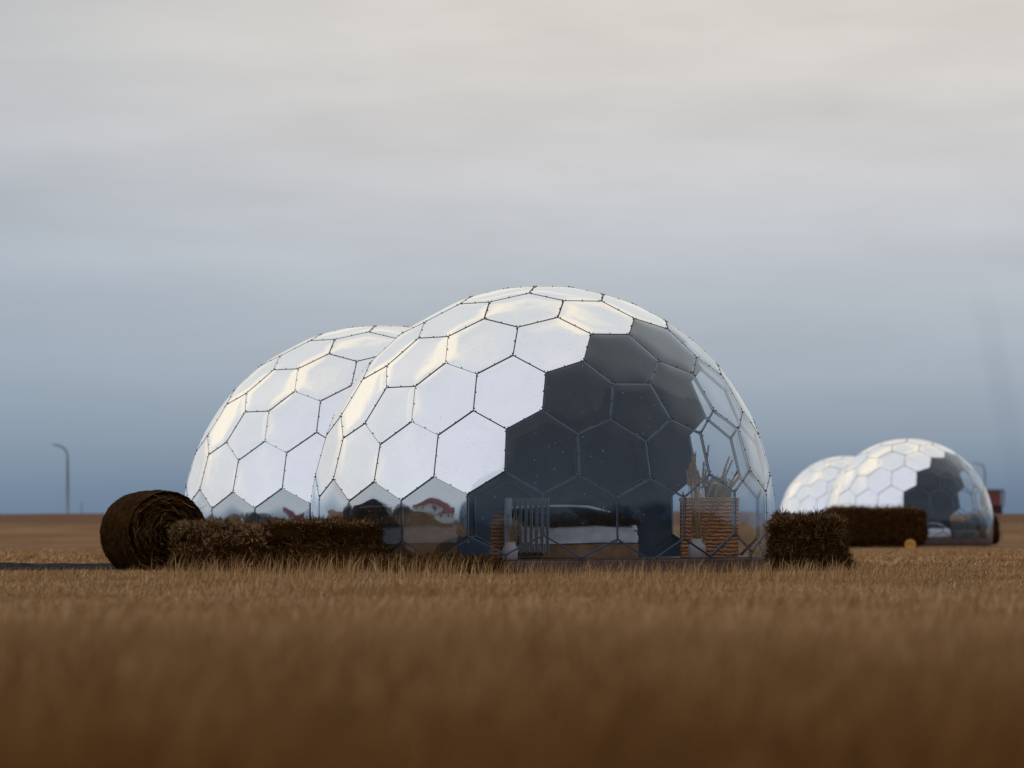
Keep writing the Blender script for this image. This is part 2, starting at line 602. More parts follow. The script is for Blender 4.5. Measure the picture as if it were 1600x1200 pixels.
# ------------------------------------------------------------------ grass
def blades(px_, py_, h, wd, lean, pz_=None):
    n = len(px_)
    a = rng.uniform(0, math.pi, n)
    dx, dy = np.cos(a) * wd / 2, np.sin(a) * wd / 2
    la = rng.normal(0.5, 1.3, n)
    lx, ly = np.cos(la) * lean * h, np.sin(la) * lean * h
    z0 = (ground_z(px_, py_) if pz_ is None else pz_) - .01
    V = np.zeros((n, 5, 3))
    V[:, 0] = np.stack([px_ - dx, py_ - dy, z0], 1)
    V[:, 1] = np.stack([px_ + dx, py_ + dy, z0], 1)
    mx_, my_, mz = px_ + lx * .3, py_ + ly * .3, z0 + h * .58
    V[:, 2] = np.stack([mx_ + dx * .8, my_ + dy * .8, mz], 1)
    V[:, 3] = np.stack([mx_ - dx * .8, my_ - dy * .8, mz], 1)
    V[:, 4] = np.stack([px_ + lx, py_ + ly, z0 + h * (1 - .35 * lean ** 2)], 1)
    b = np.arange(n) * 5
    q = np.stack([b, b + 1, b + 2, b + 3], 1)
    t = np.stack([b + 3, b + 2, b + 4], 1)
    return V.reshape(-1, 3), q, t


def merge(parts):
    Vs, Qs, Ts, o = [], [], [], 0
    for V, q, t in parts:
        Vs.append(V); Qs.append(q + o); Ts.append(t + o); o += len(V)
    return np.concatenate(Vs), np.concatenate(Qs), np.concatenate(Ts)


def scatter(n, y0, y1, side, power=1.0):
    y = y0 + (y1 - y0) * rng.random(n) ** power
    hw = .128 * y + side
    x = rng.uniform(-1, 1, n) * hw
    return x, y


def patchn(x, y, s, o=0):
    return np.sin(x * s + 1.3 * np.sin(y * s * .37 + o)) * np.cos(y * s * .61 + 1.1 * np.sin(x * s * .8 + o)) * .5 + .5


GR = []
# foreground: knee-high dry grass, deep out of focus
x, y = scatter(270000, 3.2, 22, 4.2, 1.0)
hp = .70 + .45 * patchn(x, y, 1.1) + .25 * patchn(x, y, 3.7, 2)
h = np.minimum(rng.uniform(.09, .22, len(x)) * hp, .27) * np.clip(1.45 - y / 30, .7, 1)
GR.append(blades(x, y, h, rng.uniform(.003, .007, len(x)), rng.uniform(.1, .75, len(x))))
x, y = scatter(260000, 22, 50, 4.6, .8)
hp = .70 + .45 * patchn(x, y, .9) + .25 * patchn(x, y, 2.7, 2)
k = np.clip((34 - y) / 14, 0, 1)
h = rng.uniform(.018, .050, len(x)) * (1 + 2.6 * k) * hp
GR.append(blades(x, y, h, rng.uniform(.005, .010, len(x)), rng.uniform(.2, .9, len(x))))


def clear_of_floor(x, y):
    return ((x - .396) ** 2 + (y - 57) ** 2 > 2.96 ** 2) & ((x + 1.98) ** 2 + (y - 66.7) ** 2 > 2.96 ** 2)


x, y = scatter(150000, 48, 64, 5.0, 1.0)
k = clear_of_floor(x, y) & ~((x < -2.8) & (y > 55.7) & (y < 60.2))
x, y = x[k], y[k]
h = rng.uniform(.02, .055, len(x)) * (.6 + .8 * patchn(x, y, 1.3))
GR.append(blades(x, y, h, rng.uniform(.007, .013, len(x)), rng.uniform(.2, 1.0, len(x))))
x, y = scatter(90000, 64, 130, 3.0, 1.0)
k = clear_of_floor(x, y)
x, y = x[k], y[k]
GR.append(blades(x, y, rng.uniform(.03, .09, len(x)), rng.uniform(.012, .025, len(x)), rng.uniform(.2, 1.0, len(x))))
# longer thin blades over the shorter sward
x, y = scatter(42000, 26, 53, 2.0, 1.0)
k = patchn(x, y, .7, 1) * .6 + patchn(x, y, 2.1, 4) * .4 > rng.random(len(x)) * .8
x, y = x[k], y[k]
h = rng.uniform(.05, .15, len(x)) * (.6 + .6 * patchn(x, y, .9, 3))
GR.append(blades(x, y, h, rng.uniform(.003, .007, len(x)), rng.uniform(.15, .8, len(x))))
# taller wisps standing before the bales and the domes
n = 5200
x = rng.uniform(px(300, 52), px(1380, 52), n)
y = rng.uniform(45, 53.7, n)
h = (.05 + .30 * rng.random(n) ** 1.8) * np.where(x < px(760, 52), 1.0, .8)
GR.append(blades(x, y, h, rng.uniform(.004, .008, n), rng.uniform(.1, .6, n)))
# sparse tall stalks with seed heads over the near field
n = 9000
x, y = scatter(n, 5, 30, 4.2, 1.0)
k = patchn(x, y, .8, 5) > .45
x, y = x[k], y[k]
n = len(x)
h = rng.uniform(.20, .36, n) * np.clip(1.35 - y / 34, .5, 1)
GR.append(blades(x, y, h, rng.uniform(.005, .012, n), rng.uniform(.05, .35, n)))
V_, Q_, T_ = merge(GR)
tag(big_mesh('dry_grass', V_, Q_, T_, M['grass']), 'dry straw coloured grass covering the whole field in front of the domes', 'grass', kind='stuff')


# ------------------------------------------------------------------ geodesic domes
def geodome(freq=4):
    phi = math.atan(0.5)
    V = [np.array([0, 0, 1.])]
    for k in range(5): V.append(np.array([np.cos(phi) * np.cos(2 * np.pi * k / 5), np.cos(phi) * np.sin(2 * np.pi * k / 5), np.sin(phi)]))
    for k in range(5): V.append(np.array([np.cos(phi) * np.cos(2 * np.pi * (k + .5) / 5), np.cos(phi) * np.sin(2 * np.pi * (k + .5) / 5), -np.sin(phi)]))
    V.append(np.array([0, 0, -1.]))
    idx, pts, tris = {}, [], []

    def add(p):
        k = tuple(np.round(p, 4) + 0.0)
        if k not in idx:
            idx[k] = len(pts)
            pts.append(p)
        return idx[k]
    for a, b, c in itertools.combinations(range(12), 3):
        if not all(np.linalg.norm(V[i] - V[j]) < 1.06 for i, j in ((a, b), (b, c), (a, c))): continue
        w_ = np.arccos(V[a] @ V[b])
        g = {}
        for i in range(freq + 1):
            for j in range(freq + 1 - i):
                p = V[a] * np.sin(i / freq * w_) + V[b] * np.sin(j / freq * w_) + V[c] * np.sin((freq - i - j) / freq * w_)
                g[i, j] = add(p / np.linalg.norm(p))
        for i in range(freq):
            for j in range(freq - i):
                tris.append((g[i, j], g[i + 1, j], g[i, j + 1]))
                if i + j < freq - 1: tris.append((g[i + 1, j], g[i + 1, j + 1], g[i, j + 1]))
    P = np.array(pts)
    C = np.array([P[list(t)].sum(0) for t in tris])
    C /= np.linalg.norm(C, axis=1)[:, None]
    faces = []
    for n_ in range(len(P)):
        ts = [k for k, t in enumerate(tris) if n_ in t]
        z = P[n_]
        x_ = np.cross(z, [0.3, 0.5, 0.81]); x_ /= np.linalg.norm(x_)
        y_ = np.cross(z, x_)
        faces.append(sorted(ts, key=lambda k: np.arctan2(C[k] @ y_, C[k] @ x_)))
    return P, faces, C


AZ = .151
RAD = 3.0
DP, DF, DV = geodome()
ca, sa = math.cos(AZ), math.sin(AZ)
Rm = np.array([[ca, sa, 0], [-sa, ca, 0], [0, 0, 1]])
DP, DV = DP @ Rm, DV @ Rm
ZCUT = -.205
CZ = .641                                         # sphere centre above the ground
CLEAR = {19, 45, 15, 16, 115, 112, 64, 67, 17, 20, 21, 18, 69, 70, 114, 111, 130, 63, 66, 68, 3, 4, 8, 59, 60, 58, 76, 56,
         110, 128, 129, 62, 65, 74, 75, 55, 113}
HALF = {116, 124, 95, 98, 122, 123, 94}


def clip_poly(poly):
    o = []
    for i in range(len(poly)):
        a, b = poly[i], poly[(i + 1) % len(poly)]
        if a[2] >= ZCUT: o.append(a)
        if (a[2] >= ZCUT) != (b[2] >= ZCUT):
            t = (ZCUT - a[2]) / (b[2] - a[2])
            o.append(a + (b - a) * t)
    return o


def panel_mesh(fid, poly, bulge=.62, opaque=True):
    c = sum(poly) / len(poly)
    nrm = DP[fid]
    NR, NE = 7, 6
    V = [c]
    idx = [[0] * (len(poly) * NE)]
    rim = []
    for i in range(len(poly)):
        a, b = poly[i], poly[(i + 1) % len(poly)]
        for k in range(NE):
            rim.append(a + (b - a) * (k / NE))
    F = []
    n_ = len(rim)
    for r in range(1, NR + 1):
        t = r / NR
        row = []
        for p in rim:
            row.append(len(V))
            V.append(c + (p - c) * t)
        if r == 1:
            for k in range(n_): F.append((0, row[k], row[(k + 1) % n_]))
        else:
            for k in range(n_): F.append((prev[k], row[k], row[(k + 1) % n_], prev[(k + 1) % n_]))
        prev = row
    eds = []
    for i in range(len(poly)):
        a, b = poly[i], poly[(i + 1) % len(poly)]
        inn = np.cross(nrm, b - a)
        inn = inn / np.linalg.norm(inn)
        if (c - a) @ inn < 0: inn = -inn
        eds.append((a, inn, max((c - a) @ inn, 1e-4)))

    def belly(p):                                    # pillow shape: nothing at the rim, smooth inside
        s_ = 0.0
        for a, inn, ap in eds:
            x_ = ((p - a) @ inn) / ap
            if x_ < 1e-3: return 0.0
            s_ += (1 / (x_ * (2 - x_) if x_ < 1 else 1.0)) ** 3
        return (len(eds) / s_) ** (1 / 3)
    W = []
    for i, p in enumerate(V):
        ring = 0 if i == 0 else ((i - 1) // n_ + 1)
        t = ring / NR
        sph = p / np.linalg.norm(p)
        q = p + nrm * (1 - np.linalg.norm(c)) * bulge * belly(p)
        d = (1 - t ** 4) * .0008 * noise.noise(Vector(tuple(p * 9))) + (1 - t ** 3) * .0010 * noise.noise(Vector(tuple(p * 4 + 7)))
        W.append((q + nrm * d) * RAD)
    mi = [0] * len(F)
    # outward winding
    e1, e2 = W[F[0][1]] - W[0], W[F[0][2]] - W[0]
    if np.cross(e1, e2) @ nrm < 0: F = [tuple(reversed(f)) for f in F]
    if opaque:
        b = len(W)
        m0 = len(F)
        W2 = [p - nrm * .012 for p in W]
        F2 = [tuple(reversed([i + b for i in f])) for f in F]
        W += W2
        F += F2
        mi += [1] * m0
        e0 = len(W)
        W += [W[k] for k in range(b - n_, b)] + [W[k + b] for k in range(b - n_, b)]
        for k in range(n_):
            k1 = (k + 1) % n_
            F.append((e0 + k, e0 + n_ + k, e0 + n_ + k1, e0 + k1))
            mi.append(1)
    return W, F, mi


def bar(mb, a, b, nrm, w_, d, m=0, lift=0.0):
    a, b, nrm = Vector(a), Vector(b), Vector(nrm).normalized()
    t = (b - a).normalized()
    s_ = t.cross(nrm).normalized()
    nn = s_.cross(t)
    V = []
    for p in (a, b):
        for (u, v) in ((-1, -1), (1, -1), (1, 1), (-1, 1)):
            V.append(p + s_ * (u * w_ / 2) + nn * (lift + v * d / 2))
    mb.add(V, [(0, 1, 2, 3), (7, 6, 5, 4), (0, 4, 5, 1), (1, 5, 6, 2), (2, 6, 7, 3), (3, 7, 4, 0)], m)


def make_dome(name):
    root = empty(name)
    edges = {}
    used = []
    for fid, f in enumerate(DF):
        poly = clip_poly([DV[k] for k in f])
        if len(poly) < 3: continue
        area = sum(np.linalg.norm(np.cross(poly[i] - poly[0], poly[i + 1] - poly[0])) for i in range(1, len(poly) - 1)) / 2
        if area < .0004: continue
        used.append(fid)
        if fid in CLEAR:
            W, F, mi = panel_mesh(fid, poly, opaque=False)
            mesh_obj('clear_panel', W, F, [M['clear']], root, True, mi)
        elif fid in HALF:
            W, F, mi = panel_mesh(fid, poly, opaque=False)
            o = mesh_obj('clear_panel', W, F, [M['tinted']], root, True, mi)
            o['label'] = 'mirror-like lower panel one can partly see through'
        else:
            W, F, mi = panel_mesh(fid, poly)
            mesh_obj('mirror_panel', W, F, [M['mirror'], M['inner']], root, True, mi)
        for i in range(len(f)):
            a, b = f[i], f[(i + 1) % len(f)]
            edges.setdefault((min(a, b), max(a, b)), []).append(fid)
    fr, gk, bo = MB(), MB(), MB()
    for (a, b), fs in edges.items():
        A, B = DV[a], DV[b]
        if A[2] < ZCUT and B[2] < ZCUT: continue
        if A[2] < ZCUT: A = B + (A - B) * ((B[2] - ZCUT) / (B[2] - A[2]))
        if B[2] < ZCUT: B = A + (B - A) * ((A[2] - ZCUT) / (A[2] - B[2]))
        mid = (A + B) / 2
        nrm = mid / np.linalg.norm(mid)
        bar(fr, A * RAD, B * RAD, nrm, .021, .022, 0, -.022)
        opaque = any(k not in CLEAR for k in fs)
        az = math.degrees(math.atan2(mid[0], -mid[1]))
        east = np.array([-nrm[1], nrm[0], 0.])
        sl = (B - A)[2] * ((B - A) @ east) * 1e3
        if opaque:
            wd = .014
            if az < -18 and sl < -3: wd = .004
            elif az < -10 and sl > 3: wd = .021
            if mid[2] > .8: wd = .018
        else:
            wd = .007
        bar(gk, A * RAD, B * RAD, nrm, wd, .0035, 0, .0012)
        L = np.linalg.norm(B - A) * RAD
        for t in ((.06, .5, .94) if L > .3 else (.5,)):
            p = (A + (B - A) * t) * RAD
            s_ = np.cross(nrm, (B - A) / np.linalg.norm(B - A))
            p = p + s_ * .012 * (1 if nrm[2] * s_[2] > 0 else -1)
            bo.tube([p + nrm * .0, p + nrm * .012], .0062, 7)
    fr.build('frame', M['strut'], root)
    gk.build('seam_gasket', M['gasket'], root)
    bo.build('bolt', M['bolt'], root)['kind'] = 'stuff'
    # round deck
    zb = -CZ + .0
    d = MB()
    d.lathe([(2.90, zb - .14), (2.945, zb - .06), (2.955, zb + .085), (2.93, zb + .105)], n=72)
    d.build('base_rim', M['deck'], root)
    f_ = MB()
    f_.lathe([(0.001, zb + .10), (2.90, zb + .10), (2.93, zb + .107)], n=72)
    f_.lathe([(0.001, zb + .115), (2.86, zb + .115), (2.86, zb + .10)], n=72)
    f_.build('floor_disc', M['floor_wood'], root)
    return root


def copy_tree(o):
    c = o.copy()
    COL.objects.link(c)
    for ch in [k for k in bpy.data.objects if k.parent == o]:
        d = ch.copy()
        COL.objects.link(d)
        d.parent = c
    return c


D1 = (.396, 57.0)
front = make_dome('geodesic_dome')
front.location = (D1[0], D1[1], CZ)
front.rotation_euler = (0, -.011, 0)
tag(front, 'large sharp mirrored hexagon dome in the middle with dark see-through panels, basket and pots inside', 'dome', 'geodesic domes in the field')
second = copy_tree(front)
second.location = (-.66 * 3, 66.7, CZ - .055)
second.rotation_euler = (0, -.004, 0)
tag(second, 'mirrored hexagon dome half hidden behind the large front dome, above the hay bales', 'dome', 'geodesic domes in the field')
FD = (4.65 * 3, 155.4)
third = copy_tree(front)
third.rotation_euler = (0, 0, .02)
third.location = (FD[0], FD[1], .45 + (832 - 818) / FPX * 155.4)
third['label'] = 'small blurred mirrored dome with dark panels far off at the right, beside the red house'
fourth = copy_tree(front)
fourth.rotation_euler = (0, 0, -.06)
fourth.location = (4.96 * 3, 65.6 * 3, .45 + (832 - 818) / FPX * 196.8 + .02)
fourth['label'] = 'farthest, leftmost of the two small blurred domes on the right, overlapped by its neighbour'


# ------------------------------------------------------------------ hay
TUFT = np.random.default_rng(3).normal(0, 1.0, (997, 3))


def strands(P, N, T, n, L, wd, lift, spread, dirw=.7, tuft=1.0):
    """n straw strips on surface samples P with normals N, preferred tangents T"""
    k = rng.integers(0, len(P), n)
    p, nr, tg = P[k], N[k], T[k]
    rv = rng.normal(0, .55, (n, 3))
    cell = np.floor(p / .075).astype(int)                     # neighbouring straws lie the same way: tufts
    hsh = (cell[:, 0] * 73856093 ^ cell[:, 1] * 19349663 ^ cell[:, 2] * 83492791) % 997
    rv = rv + TUFT[hsh] * tuft
    d = tg * dirw * rng.choice([-1, 1], n)[:, None] + rv * spread + nr * lift * rng.random(n)[:, None]
    d /= np.linalg.norm(d, axis=1)[:, None]
    inward = (d * nr).sum(1) < 0
    d[inward] -= 1.6 * ((d * nr).sum(1)[:, None] * nr)[inward]
    s_ = np.cross(d, rng.normal(0, 1, (n, 3)))
    s_ /= np.linalg.norm(s_, axis=1)[:, None]
    ln = rng.uniform(.5, 1.2, n)[:, None] * L
    w_ = rng.uniform(.6, 1.3, n)[:, None] * wd / 2
    bend = nr * ln * .12
    a = p - nr * .012
    V = np.stack([a - s_ * w_, a + s_ * w_, a + d * ln * .55 + bend + s_ * w_, a + d * ln * .55 + bend - s_ * w_, a + d * ln], 1)
    b = np.arange(n) * 5
    return V.reshape(-1, 3), np.stack([b, b + 1, b + 2, b + 3], 1), np.stack([b + 3, b + 2, b + 4], 1)


def hay_object(name, BV, BF, strand_sets, loc, rz, label, cat='hay bale', group=None):
    """one mesh: packed body + straw strips (material 1) + pale fuzz (material 2)"""
    V = [np.array(BV, float)]
    faces = [tuple(f) for f in BF]
    mi = [0] * len(faces)
    o = len(BV)
    for (SV, Sq, St), m in strand_sets:
        V.append(SV)
        faces += [tuple(f) for f in (Sq + o).tolist()] + [tuple(f) for f in (St + o).tolist()]
        mi += [m] * (len(Sq) + len(St))
        o += len(SV)
    ob = mesh_obj(name, np.concatenate(V).tolist(), faces, [M['hay_body'], M['hay_straw'], M['hay_fuzz']], None, False, mi, loc)
    ob.rotation_euler = (0, 0, rz)
    tag(ob, label, cat, group)
    return ob


def surf_samples(BV, BF, n):
    BV = np.array(BV, float)
    Q = np.array([f if len(f) == 4 else (f[0], f[1], f[2], f[2]) for f in BF])
    A, B, C_, D_ = (BV[Q[:, i]] for i in range(4))
    nr = np.cross(C_ - A, D_ - B)
    ln = np.linalg.norm(nr, axis=1)
    nr2 = np.cross(B - A, C_ - A)
    nr = np.where(ln[:, None] > 1e-9, nr, nr2)
    ln = np.maximum(np.linalg.norm(nr, axis=1), 1e-9)
    k = rng.choice(len(Q), n, p=ln / ln.sum())
    u, v = rng.random((2, n, 1))
    P = A[k] * (1 - u) * (1 - v) + B[k] * u * (1 - v) + C_[k] * u * v + D_[k] * (1 - u) * v
    return P, nr[k] / ln[k][:, None]


def lumpy_box(sx, sy, sz, amp, seed, flare=0.0, rnd=.12, taper_top=0.0, nn=26, round_pow=5.0):
    """packed bale: a sphere-like grid pushed to a rounded box with noise"""
    V, F = [], []
    n1, n2 = nn * 3, nn
    for j in range(n2 + 1):
        th = -math.pi / 2 + math.pi * j / n2
        for i in range(n1):
            ph = 2 * math.pi * i / n1
            d = np.array([math.cos(th) * math.cos(ph), math.cos(th) * math.sin(ph), math.sin(th)])
            e = round_pow
            r = (abs(d[0]) ** e + abs(d[1]) ** e + abs(d[2]) ** e) ** (-1 / e)
            p = d * r * np.array([sx, sy, sz]) / 2
            q = Vector((p[0] * 2.2 + seed, p[1] * 2.2, p[2] * 2.6))
            f = 1 + amp * (noise.noise(q) + .6 * noise.noise(q * 2.7) + .35 * noise.noise(q * 6))
            p = p * f
            h = p[2] / sz + .5
            k = 1 + flare * max(0, 1 - h * 1.8) ** 1.5 - taper_top * h
            p[0] *= k
            p[1] *= k
            V.append((p[0], p[1], max(p[2], -sz / 2) + sz / 2))
    for j in range(n2):
        for i in range(n1):
            F.append((j * n1 + i, j * n1 + (i + 1) % n1, (j + 1) * n1 + (i + 1) % n1, (j + 1) * n1 + i))
    return V, F


def bale(name, size, loc, rz, label, amp=.08, seed=0., flare=0., dens=5200, fuzz=900, fuzz_len=.05, group='hay bales and hay heaps', Ls=.11, rp=5.0, taper=0.0, ragged=.45, side_fuzz=0.0, tz=.6, tn=.45):
    BV, BF = lumpy_box(*size, amp, seed, flare, round_pow=rp, taper_top=taper)
    P, N = surf_samples(BV, BF, 9000)
    T = np.tile(np.array([[1., 0, 0]]), (len(P), 1))
    down = np.zeros_like(P)
    down[:, 2] = -1
    wobble = np.where(rng.random(len(P))[:, None] < .5, T, down)
    sets = [(strands(P, N, wobble, dens, Ls, .007, .8, ragged), 1)]
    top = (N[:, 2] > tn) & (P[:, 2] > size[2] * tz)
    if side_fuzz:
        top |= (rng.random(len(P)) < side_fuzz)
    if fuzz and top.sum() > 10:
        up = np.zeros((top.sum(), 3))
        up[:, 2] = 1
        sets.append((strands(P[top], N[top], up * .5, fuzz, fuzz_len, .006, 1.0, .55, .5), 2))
    return hay_object(name, BV, BF, sets, loc, rz, label, group=group)


# round bale
def round_bale():
    R_, L_ = .535, 1.08
    V, F = [], []
    nu, nv, nr = 110, 22, 26
    for j in range(nv + 1):
        t = j / nv
        for i in range(nu):
            a = 2 * math.pi * i / nu
            q = Vector((math.cos(a) * 2.2, math.sin(a) * 2.2, t * 2.5))
            r = R_ * (1 + .035 * noise.noise(q) + .022 * noise.noise(q * 4)) * (1 - .035 * (2 * t - 1) ** 6)
            V.append((r * math.cos(a), (t - .5) * L_, r * math.sin(a)))
    for j in range(nv):
        for i in range(nu):
            F.append((j * nu + i, (j + 1) * nu + i, (j + 1) * nu + (i + 1) % nu, j * nu + (i + 1) % nu))
    for side, base in ((-1, 0), (1, nv * nu)):
        prev = [base + i for i in range(nu)]
        for r_i in range(1, nr):
            t = 1 - r_i / nr
            row = []
            for i in range(nu):
                a = 2 * math.pi * i / nu
                turns = 6.2
                sp = (t * turns + a / (2 * math.pi) * (1)) % 1.0
                q = Vector((math.cos(a) * t * 4, math.sin(a) * t * 4, side * 3))
                dep = .085 * (abs(sp - .5) * 2) ** 2 + .05 * noise.noise(q) + .03 * noise.noise(q * 3) - .03 * (1 - t)
                rr = R_ * t * (1 + .03 * noise.noise(q * .7))
                row.append(len(V))
                V.append((rr * math.cos(a), side * (L_ / 2 - max(-.02, dep) * (1 if t < .95 else .3)), rr * math.sin(a)))
            for i in range(nu):
                f = (prev[i], prev[(i + 1) % nu], row[(i + 1) % nu], row[i])
                F.append(f if side < 0 else f[::-1])
            prev = row
        F.append(tuple(prev) if side < 0 else tuple(prev)[::-1])
    P, N = surf_samples(V, [f for f in F if len(f) == 4], 14000)
    ang = np.arctan2(P[:, 2], P[:, 0])
    T = np.stack([-np.sin(ang), np.zeros_like(ang), np.cos(ang)], 1)
    barrel = np.abs(N[:, 1]) < .6
    s1 = strands(P[barrel], N[barrel], T[barrel], 5200, .055, .006, .12, .10, 1.0, .4)
    s2 = strands(P[~barrel], N[~barrel], T[~barrel], 2400, .17, .007, .22, .12, 1.0, .3)
    s3 = strands(P[~barrel], N[~barrel], T[~barrel], 200, .20, .005, .5, .28, .9)
    o = hay_object('round_bale', V, F, [(s1, 1), (s2, 1), (s3, 2)], (px(239, 55.2), 55.3, .44), math.radians(24),
                   'dark round hay bale with coiled end, leftmost in the photo', group='hay bales and hay heaps')
    return o


round_bale()
Yb = 54.6
bale('loose_bale', (1.24, .8, .63), (px(345, Yb), Yb, -.07), .12, 'low lumpy hay bale falling apart, right beside the round bale', amp=.15, seed=3.1, flare=.12,
     dens=5200, fuzz=5600, fuzz_len=.085, rp=3.4, ragged=.8, side_fuzz=.03, tz=.5, tn=.12)
bale('square_bale', (1.50, .75, .38), (px(510, 54.7), 54.75, -.07), -.03, 'lower ragged square hay bale, beneath the neat dark bale', amp=.11, seed=9.4,
     flare=.10, dens=6500, fuzz=250, ragged=.8, rp=5, side_fuzz=.02)
bale('square_bale', (1.42, .68, .29), (px(502, 54.7), 54.8, .285), .02, 'upper neat dark square hay bale with pale fuzz on its top edge', amp=.045, seed=5.2,
     dens=4200, fuzz=2600, fuzz_len=.06, rp=7, tn=.3)
bale('hay_heap', (1.6, .5, .22), (px(680, 53.6), 53.6, -.07), .03, 'flat dark heap of loose hay at the foot of the front dome', amp=.2, seed=12.4, flare=.2,
     dens=4500, fuzz=200, rp=2.6, ragged=.9)
bale('square_bale', (.86, .75, .71), (px(1262, 54.6), 54.7, -.07), .05, 'shaggy dark hay bale standing right of the front dome, flaring at its foot', amp=.105, seed=21.7, flare=.22,
     dens=8500, fuzz=2200, fuzz_len=.08, rp=6.5, ragged=.75, Ls=.14, taper=.03, side_fuzz=.012)
YF = 147.
bale('large_bale', (1.75, 1.2, 1.28), (px(1328, YF), YF, .0), .0, 'left one of the two long blurred hay bales in front of the small far domes', amp=.05, seed=31, dens=2500, fuzz=700, fuzz_len=.1, rp=5, Ls=.2, )
bale('large_bale', (2.1, 1.2, 1.26), (px(1398, YF), YF + .1, .0), .0, 'right one of the two long blurred hay bales in front of the small far domes', amp=.05, seed=37, flare=.06, dens=2500, fuzz=700, fuzz_len=.1, rp=5, Ls=.2)
bale('large_bale', (1.1, 1.1, 1.15), (px(1537, 157.5), 157.8, .0), .0, 'brown hay bale mostly hidden behind the right edge of the nearer small dome', amp=.06, seed=43, flare=.3, dens=900, fuzz=100, rp=3, Ls=.2)


# ------------------------------------------------------------------ things inside the front dome
FZ = .112                                           # floor level


def pot_and_reeds(pxc, Yd, w_px, h_px, zb, reeds, label_p, label_r):
    s_ = Yd / FPX
    r = w_px * s_ / 2
    h = h_px * s_
    root = empty('stone_pot', (px(pxc, Yd), Yd, zb))
    b = MB()
    b.lathe([(r * .92, 0), (r, .02 * h), (r, .55 * h), (r * .93, .68 * h), (r * .74, .78 * h), (r * .74, .97 * h), (r * .70, h),
             (r * .6, h), (r * .6, .6 * h), (.001, .55 * h)], n=28)
    b.build('pot_body', M['ceramic'], root, True)
    tag(root, label_p, 'pot', 'pale pots of dried reeds')
    rd = empty('reed_bunch', (px(pxc, Yd), Yd, zb + h * .6))
    mb, hd = MB(), MB()
    for (dx, dh, head) in reeds:
        x0 = random.uniform(-.5, .5) * r
        y0 = random.uniform(-.5, .5) * r
        ex, ez = dx * s_, dh * s_
        ey = random.uniform(-.15, .15)
        pts = []
        for i in range(6):
            t = i / 5
            pts.append((x0 + (ex - x0) * (t ** 1.15), y0 + ey * t, ez * (t - .08 * t * t * abs(dx) / max(dh, 1)) / (1 - .08 * abs(dx) / max(dh, 1))))
        mb.tube(pts, [.0045, .0042, .004, .0036, .003, .002], 4, cap=False)
        if head:
            p3, p5 = Vector(pts[4]), Vector(pts[5])
            dr = (p5 - p3).normalized()
            for q in range(15):
                t = q / 15
                c = p3 + (p5 - p3) * t
                for s2 in (-1, 1):
                    sd = dr.cross(Vector((0, 1, 0))).normalized() * s2
                    a = c + sd * .002
                    e = c + dr * .035 + sd * random.uniform(.006, .014)
                    hd.tube([a, (a + e) / 2 + sd * .002, e], [.0022, .0045, .001], 4, cap=False)
    mb.build('stalk', M['reed'], rd, True)['kind'] = 'stuff'
    if hd.V:
        hd.build('seed_head', M['reed'], rd, True)['kind'] = 'stuff'
    tag(rd, label_r, 'dried reeds', 'bunches of dried reeds')


YP = 55.45
right_reeds = []
for i in range(16):
    right_reeds.append((random.uniform(-12, 4), random.uniform(105, 150), True))
for dx, dh in ((18, 158), (14, 120), (50, 140), (55, 135), (44, 120), (62, 118), (66, 112), (34, 100), (28, 110), (70, 52), (40, 80), (22, 95), (-22, 85), (-6, 138), (60, 60), (10, 132), (-16, 118)):
    right_reeds.append((dx, dh, dh > 70))
pot_and_reeds(1089, YP, 28, 32, FZ, right_reeds, 'pale stone pot holding tall dried reeds before the large wicker chest', 'tall spreading dried reeds in the pot before the large wicker chest')
left_reeds = [(random.uniform(-8, 26), random.uniform(34, 56), False) for _ in range(30)]
pot_and_reeds(797, 55.0, 24, 28, FZ, left_reeds, 'pale stone pot holding a short reed bundle before the radiator', 'short fan of dried reeds in the pot before the radiator')

# big wicker chest
Yc = 56.05
ch = empty('wicker_chest', (px(1108, Yc), Yc, FZ))
b = MB()
b.box((0, 0, .375), (.73, .46, .71), .02)
b.build('chest_body', M['wicker'], ch)
b = MB()
b.box((0, 0, .755), (.75, .48, .05), .015)
b.build('lid', M['wicker'], ch)
tag(ch, 'tall square woven wicker chest at the right inside the front dome', 'chest')
# on the chest: vase, planter, tray
ztop = FZ + .78
va = MB()
va.lathe([(.028, 0), (.036, .01), (.046, .12), (.040, .22), (.046, .27), (.042, .27), (.036, .22), (.042, .12), (.030, .02), (.001, .015)], n=20)
glass = film_mat('vase_glass', .03, 1, .02, (.85, .9, .93, 1))
vo = va.build('glass_vase', glass, None, True, (px(1083, Yc), Yc - .12, ztop))
tag(vo, 'tall clear glass vase on the left end of the wicker chest', 'vase')
ca_ = MB()
ca_.lathe([(.030, 0), (.034, .01), (.034, .06), (.028, .066), (.001, .06)], n=16)
co = ca_.build('candle_jar', M['amber'], None, True, (px(1090, Yc), Yc - .16, ztop))
tag(co, 'small amber candle jar beside the glass vase on the wicker chest', 'candle')
pl = empty('leafy_plant', (px(1122, Yc), Yc + .02, ztop))
b = MB()
b.box((0, 0, .075), (.34, .16, .15), .02)
b.build('planter_box', M['black'], pl)
b = MB()
for i in range(420):
    a = random.uniform(0, 2 * math.pi)
    rr = random.random() ** .5
    c = Vector((math.cos(a) * .22 * rr, math.sin(a) * .08 * rr, .12 + .16 * random.random() * (1 - .45 * rr * rr)))
    u = Vector((random.gauss(0, 1), random.gauss(0, 1), random.gauss(0, 1))).normalized()
    v = u.cross(Vector((random.gauss(0, 1), random.gauss(0, 1), random.gauss(0, 1)))).normalized()
    s2 = random.uniform(.012, .024)
    b.add([c - u * s2, c + v * s2 * .5, c + u * s2, c - v * s2 * .5], [(0, 1, 2, 3)])
b.build('foliage', M['leaf'], pl)
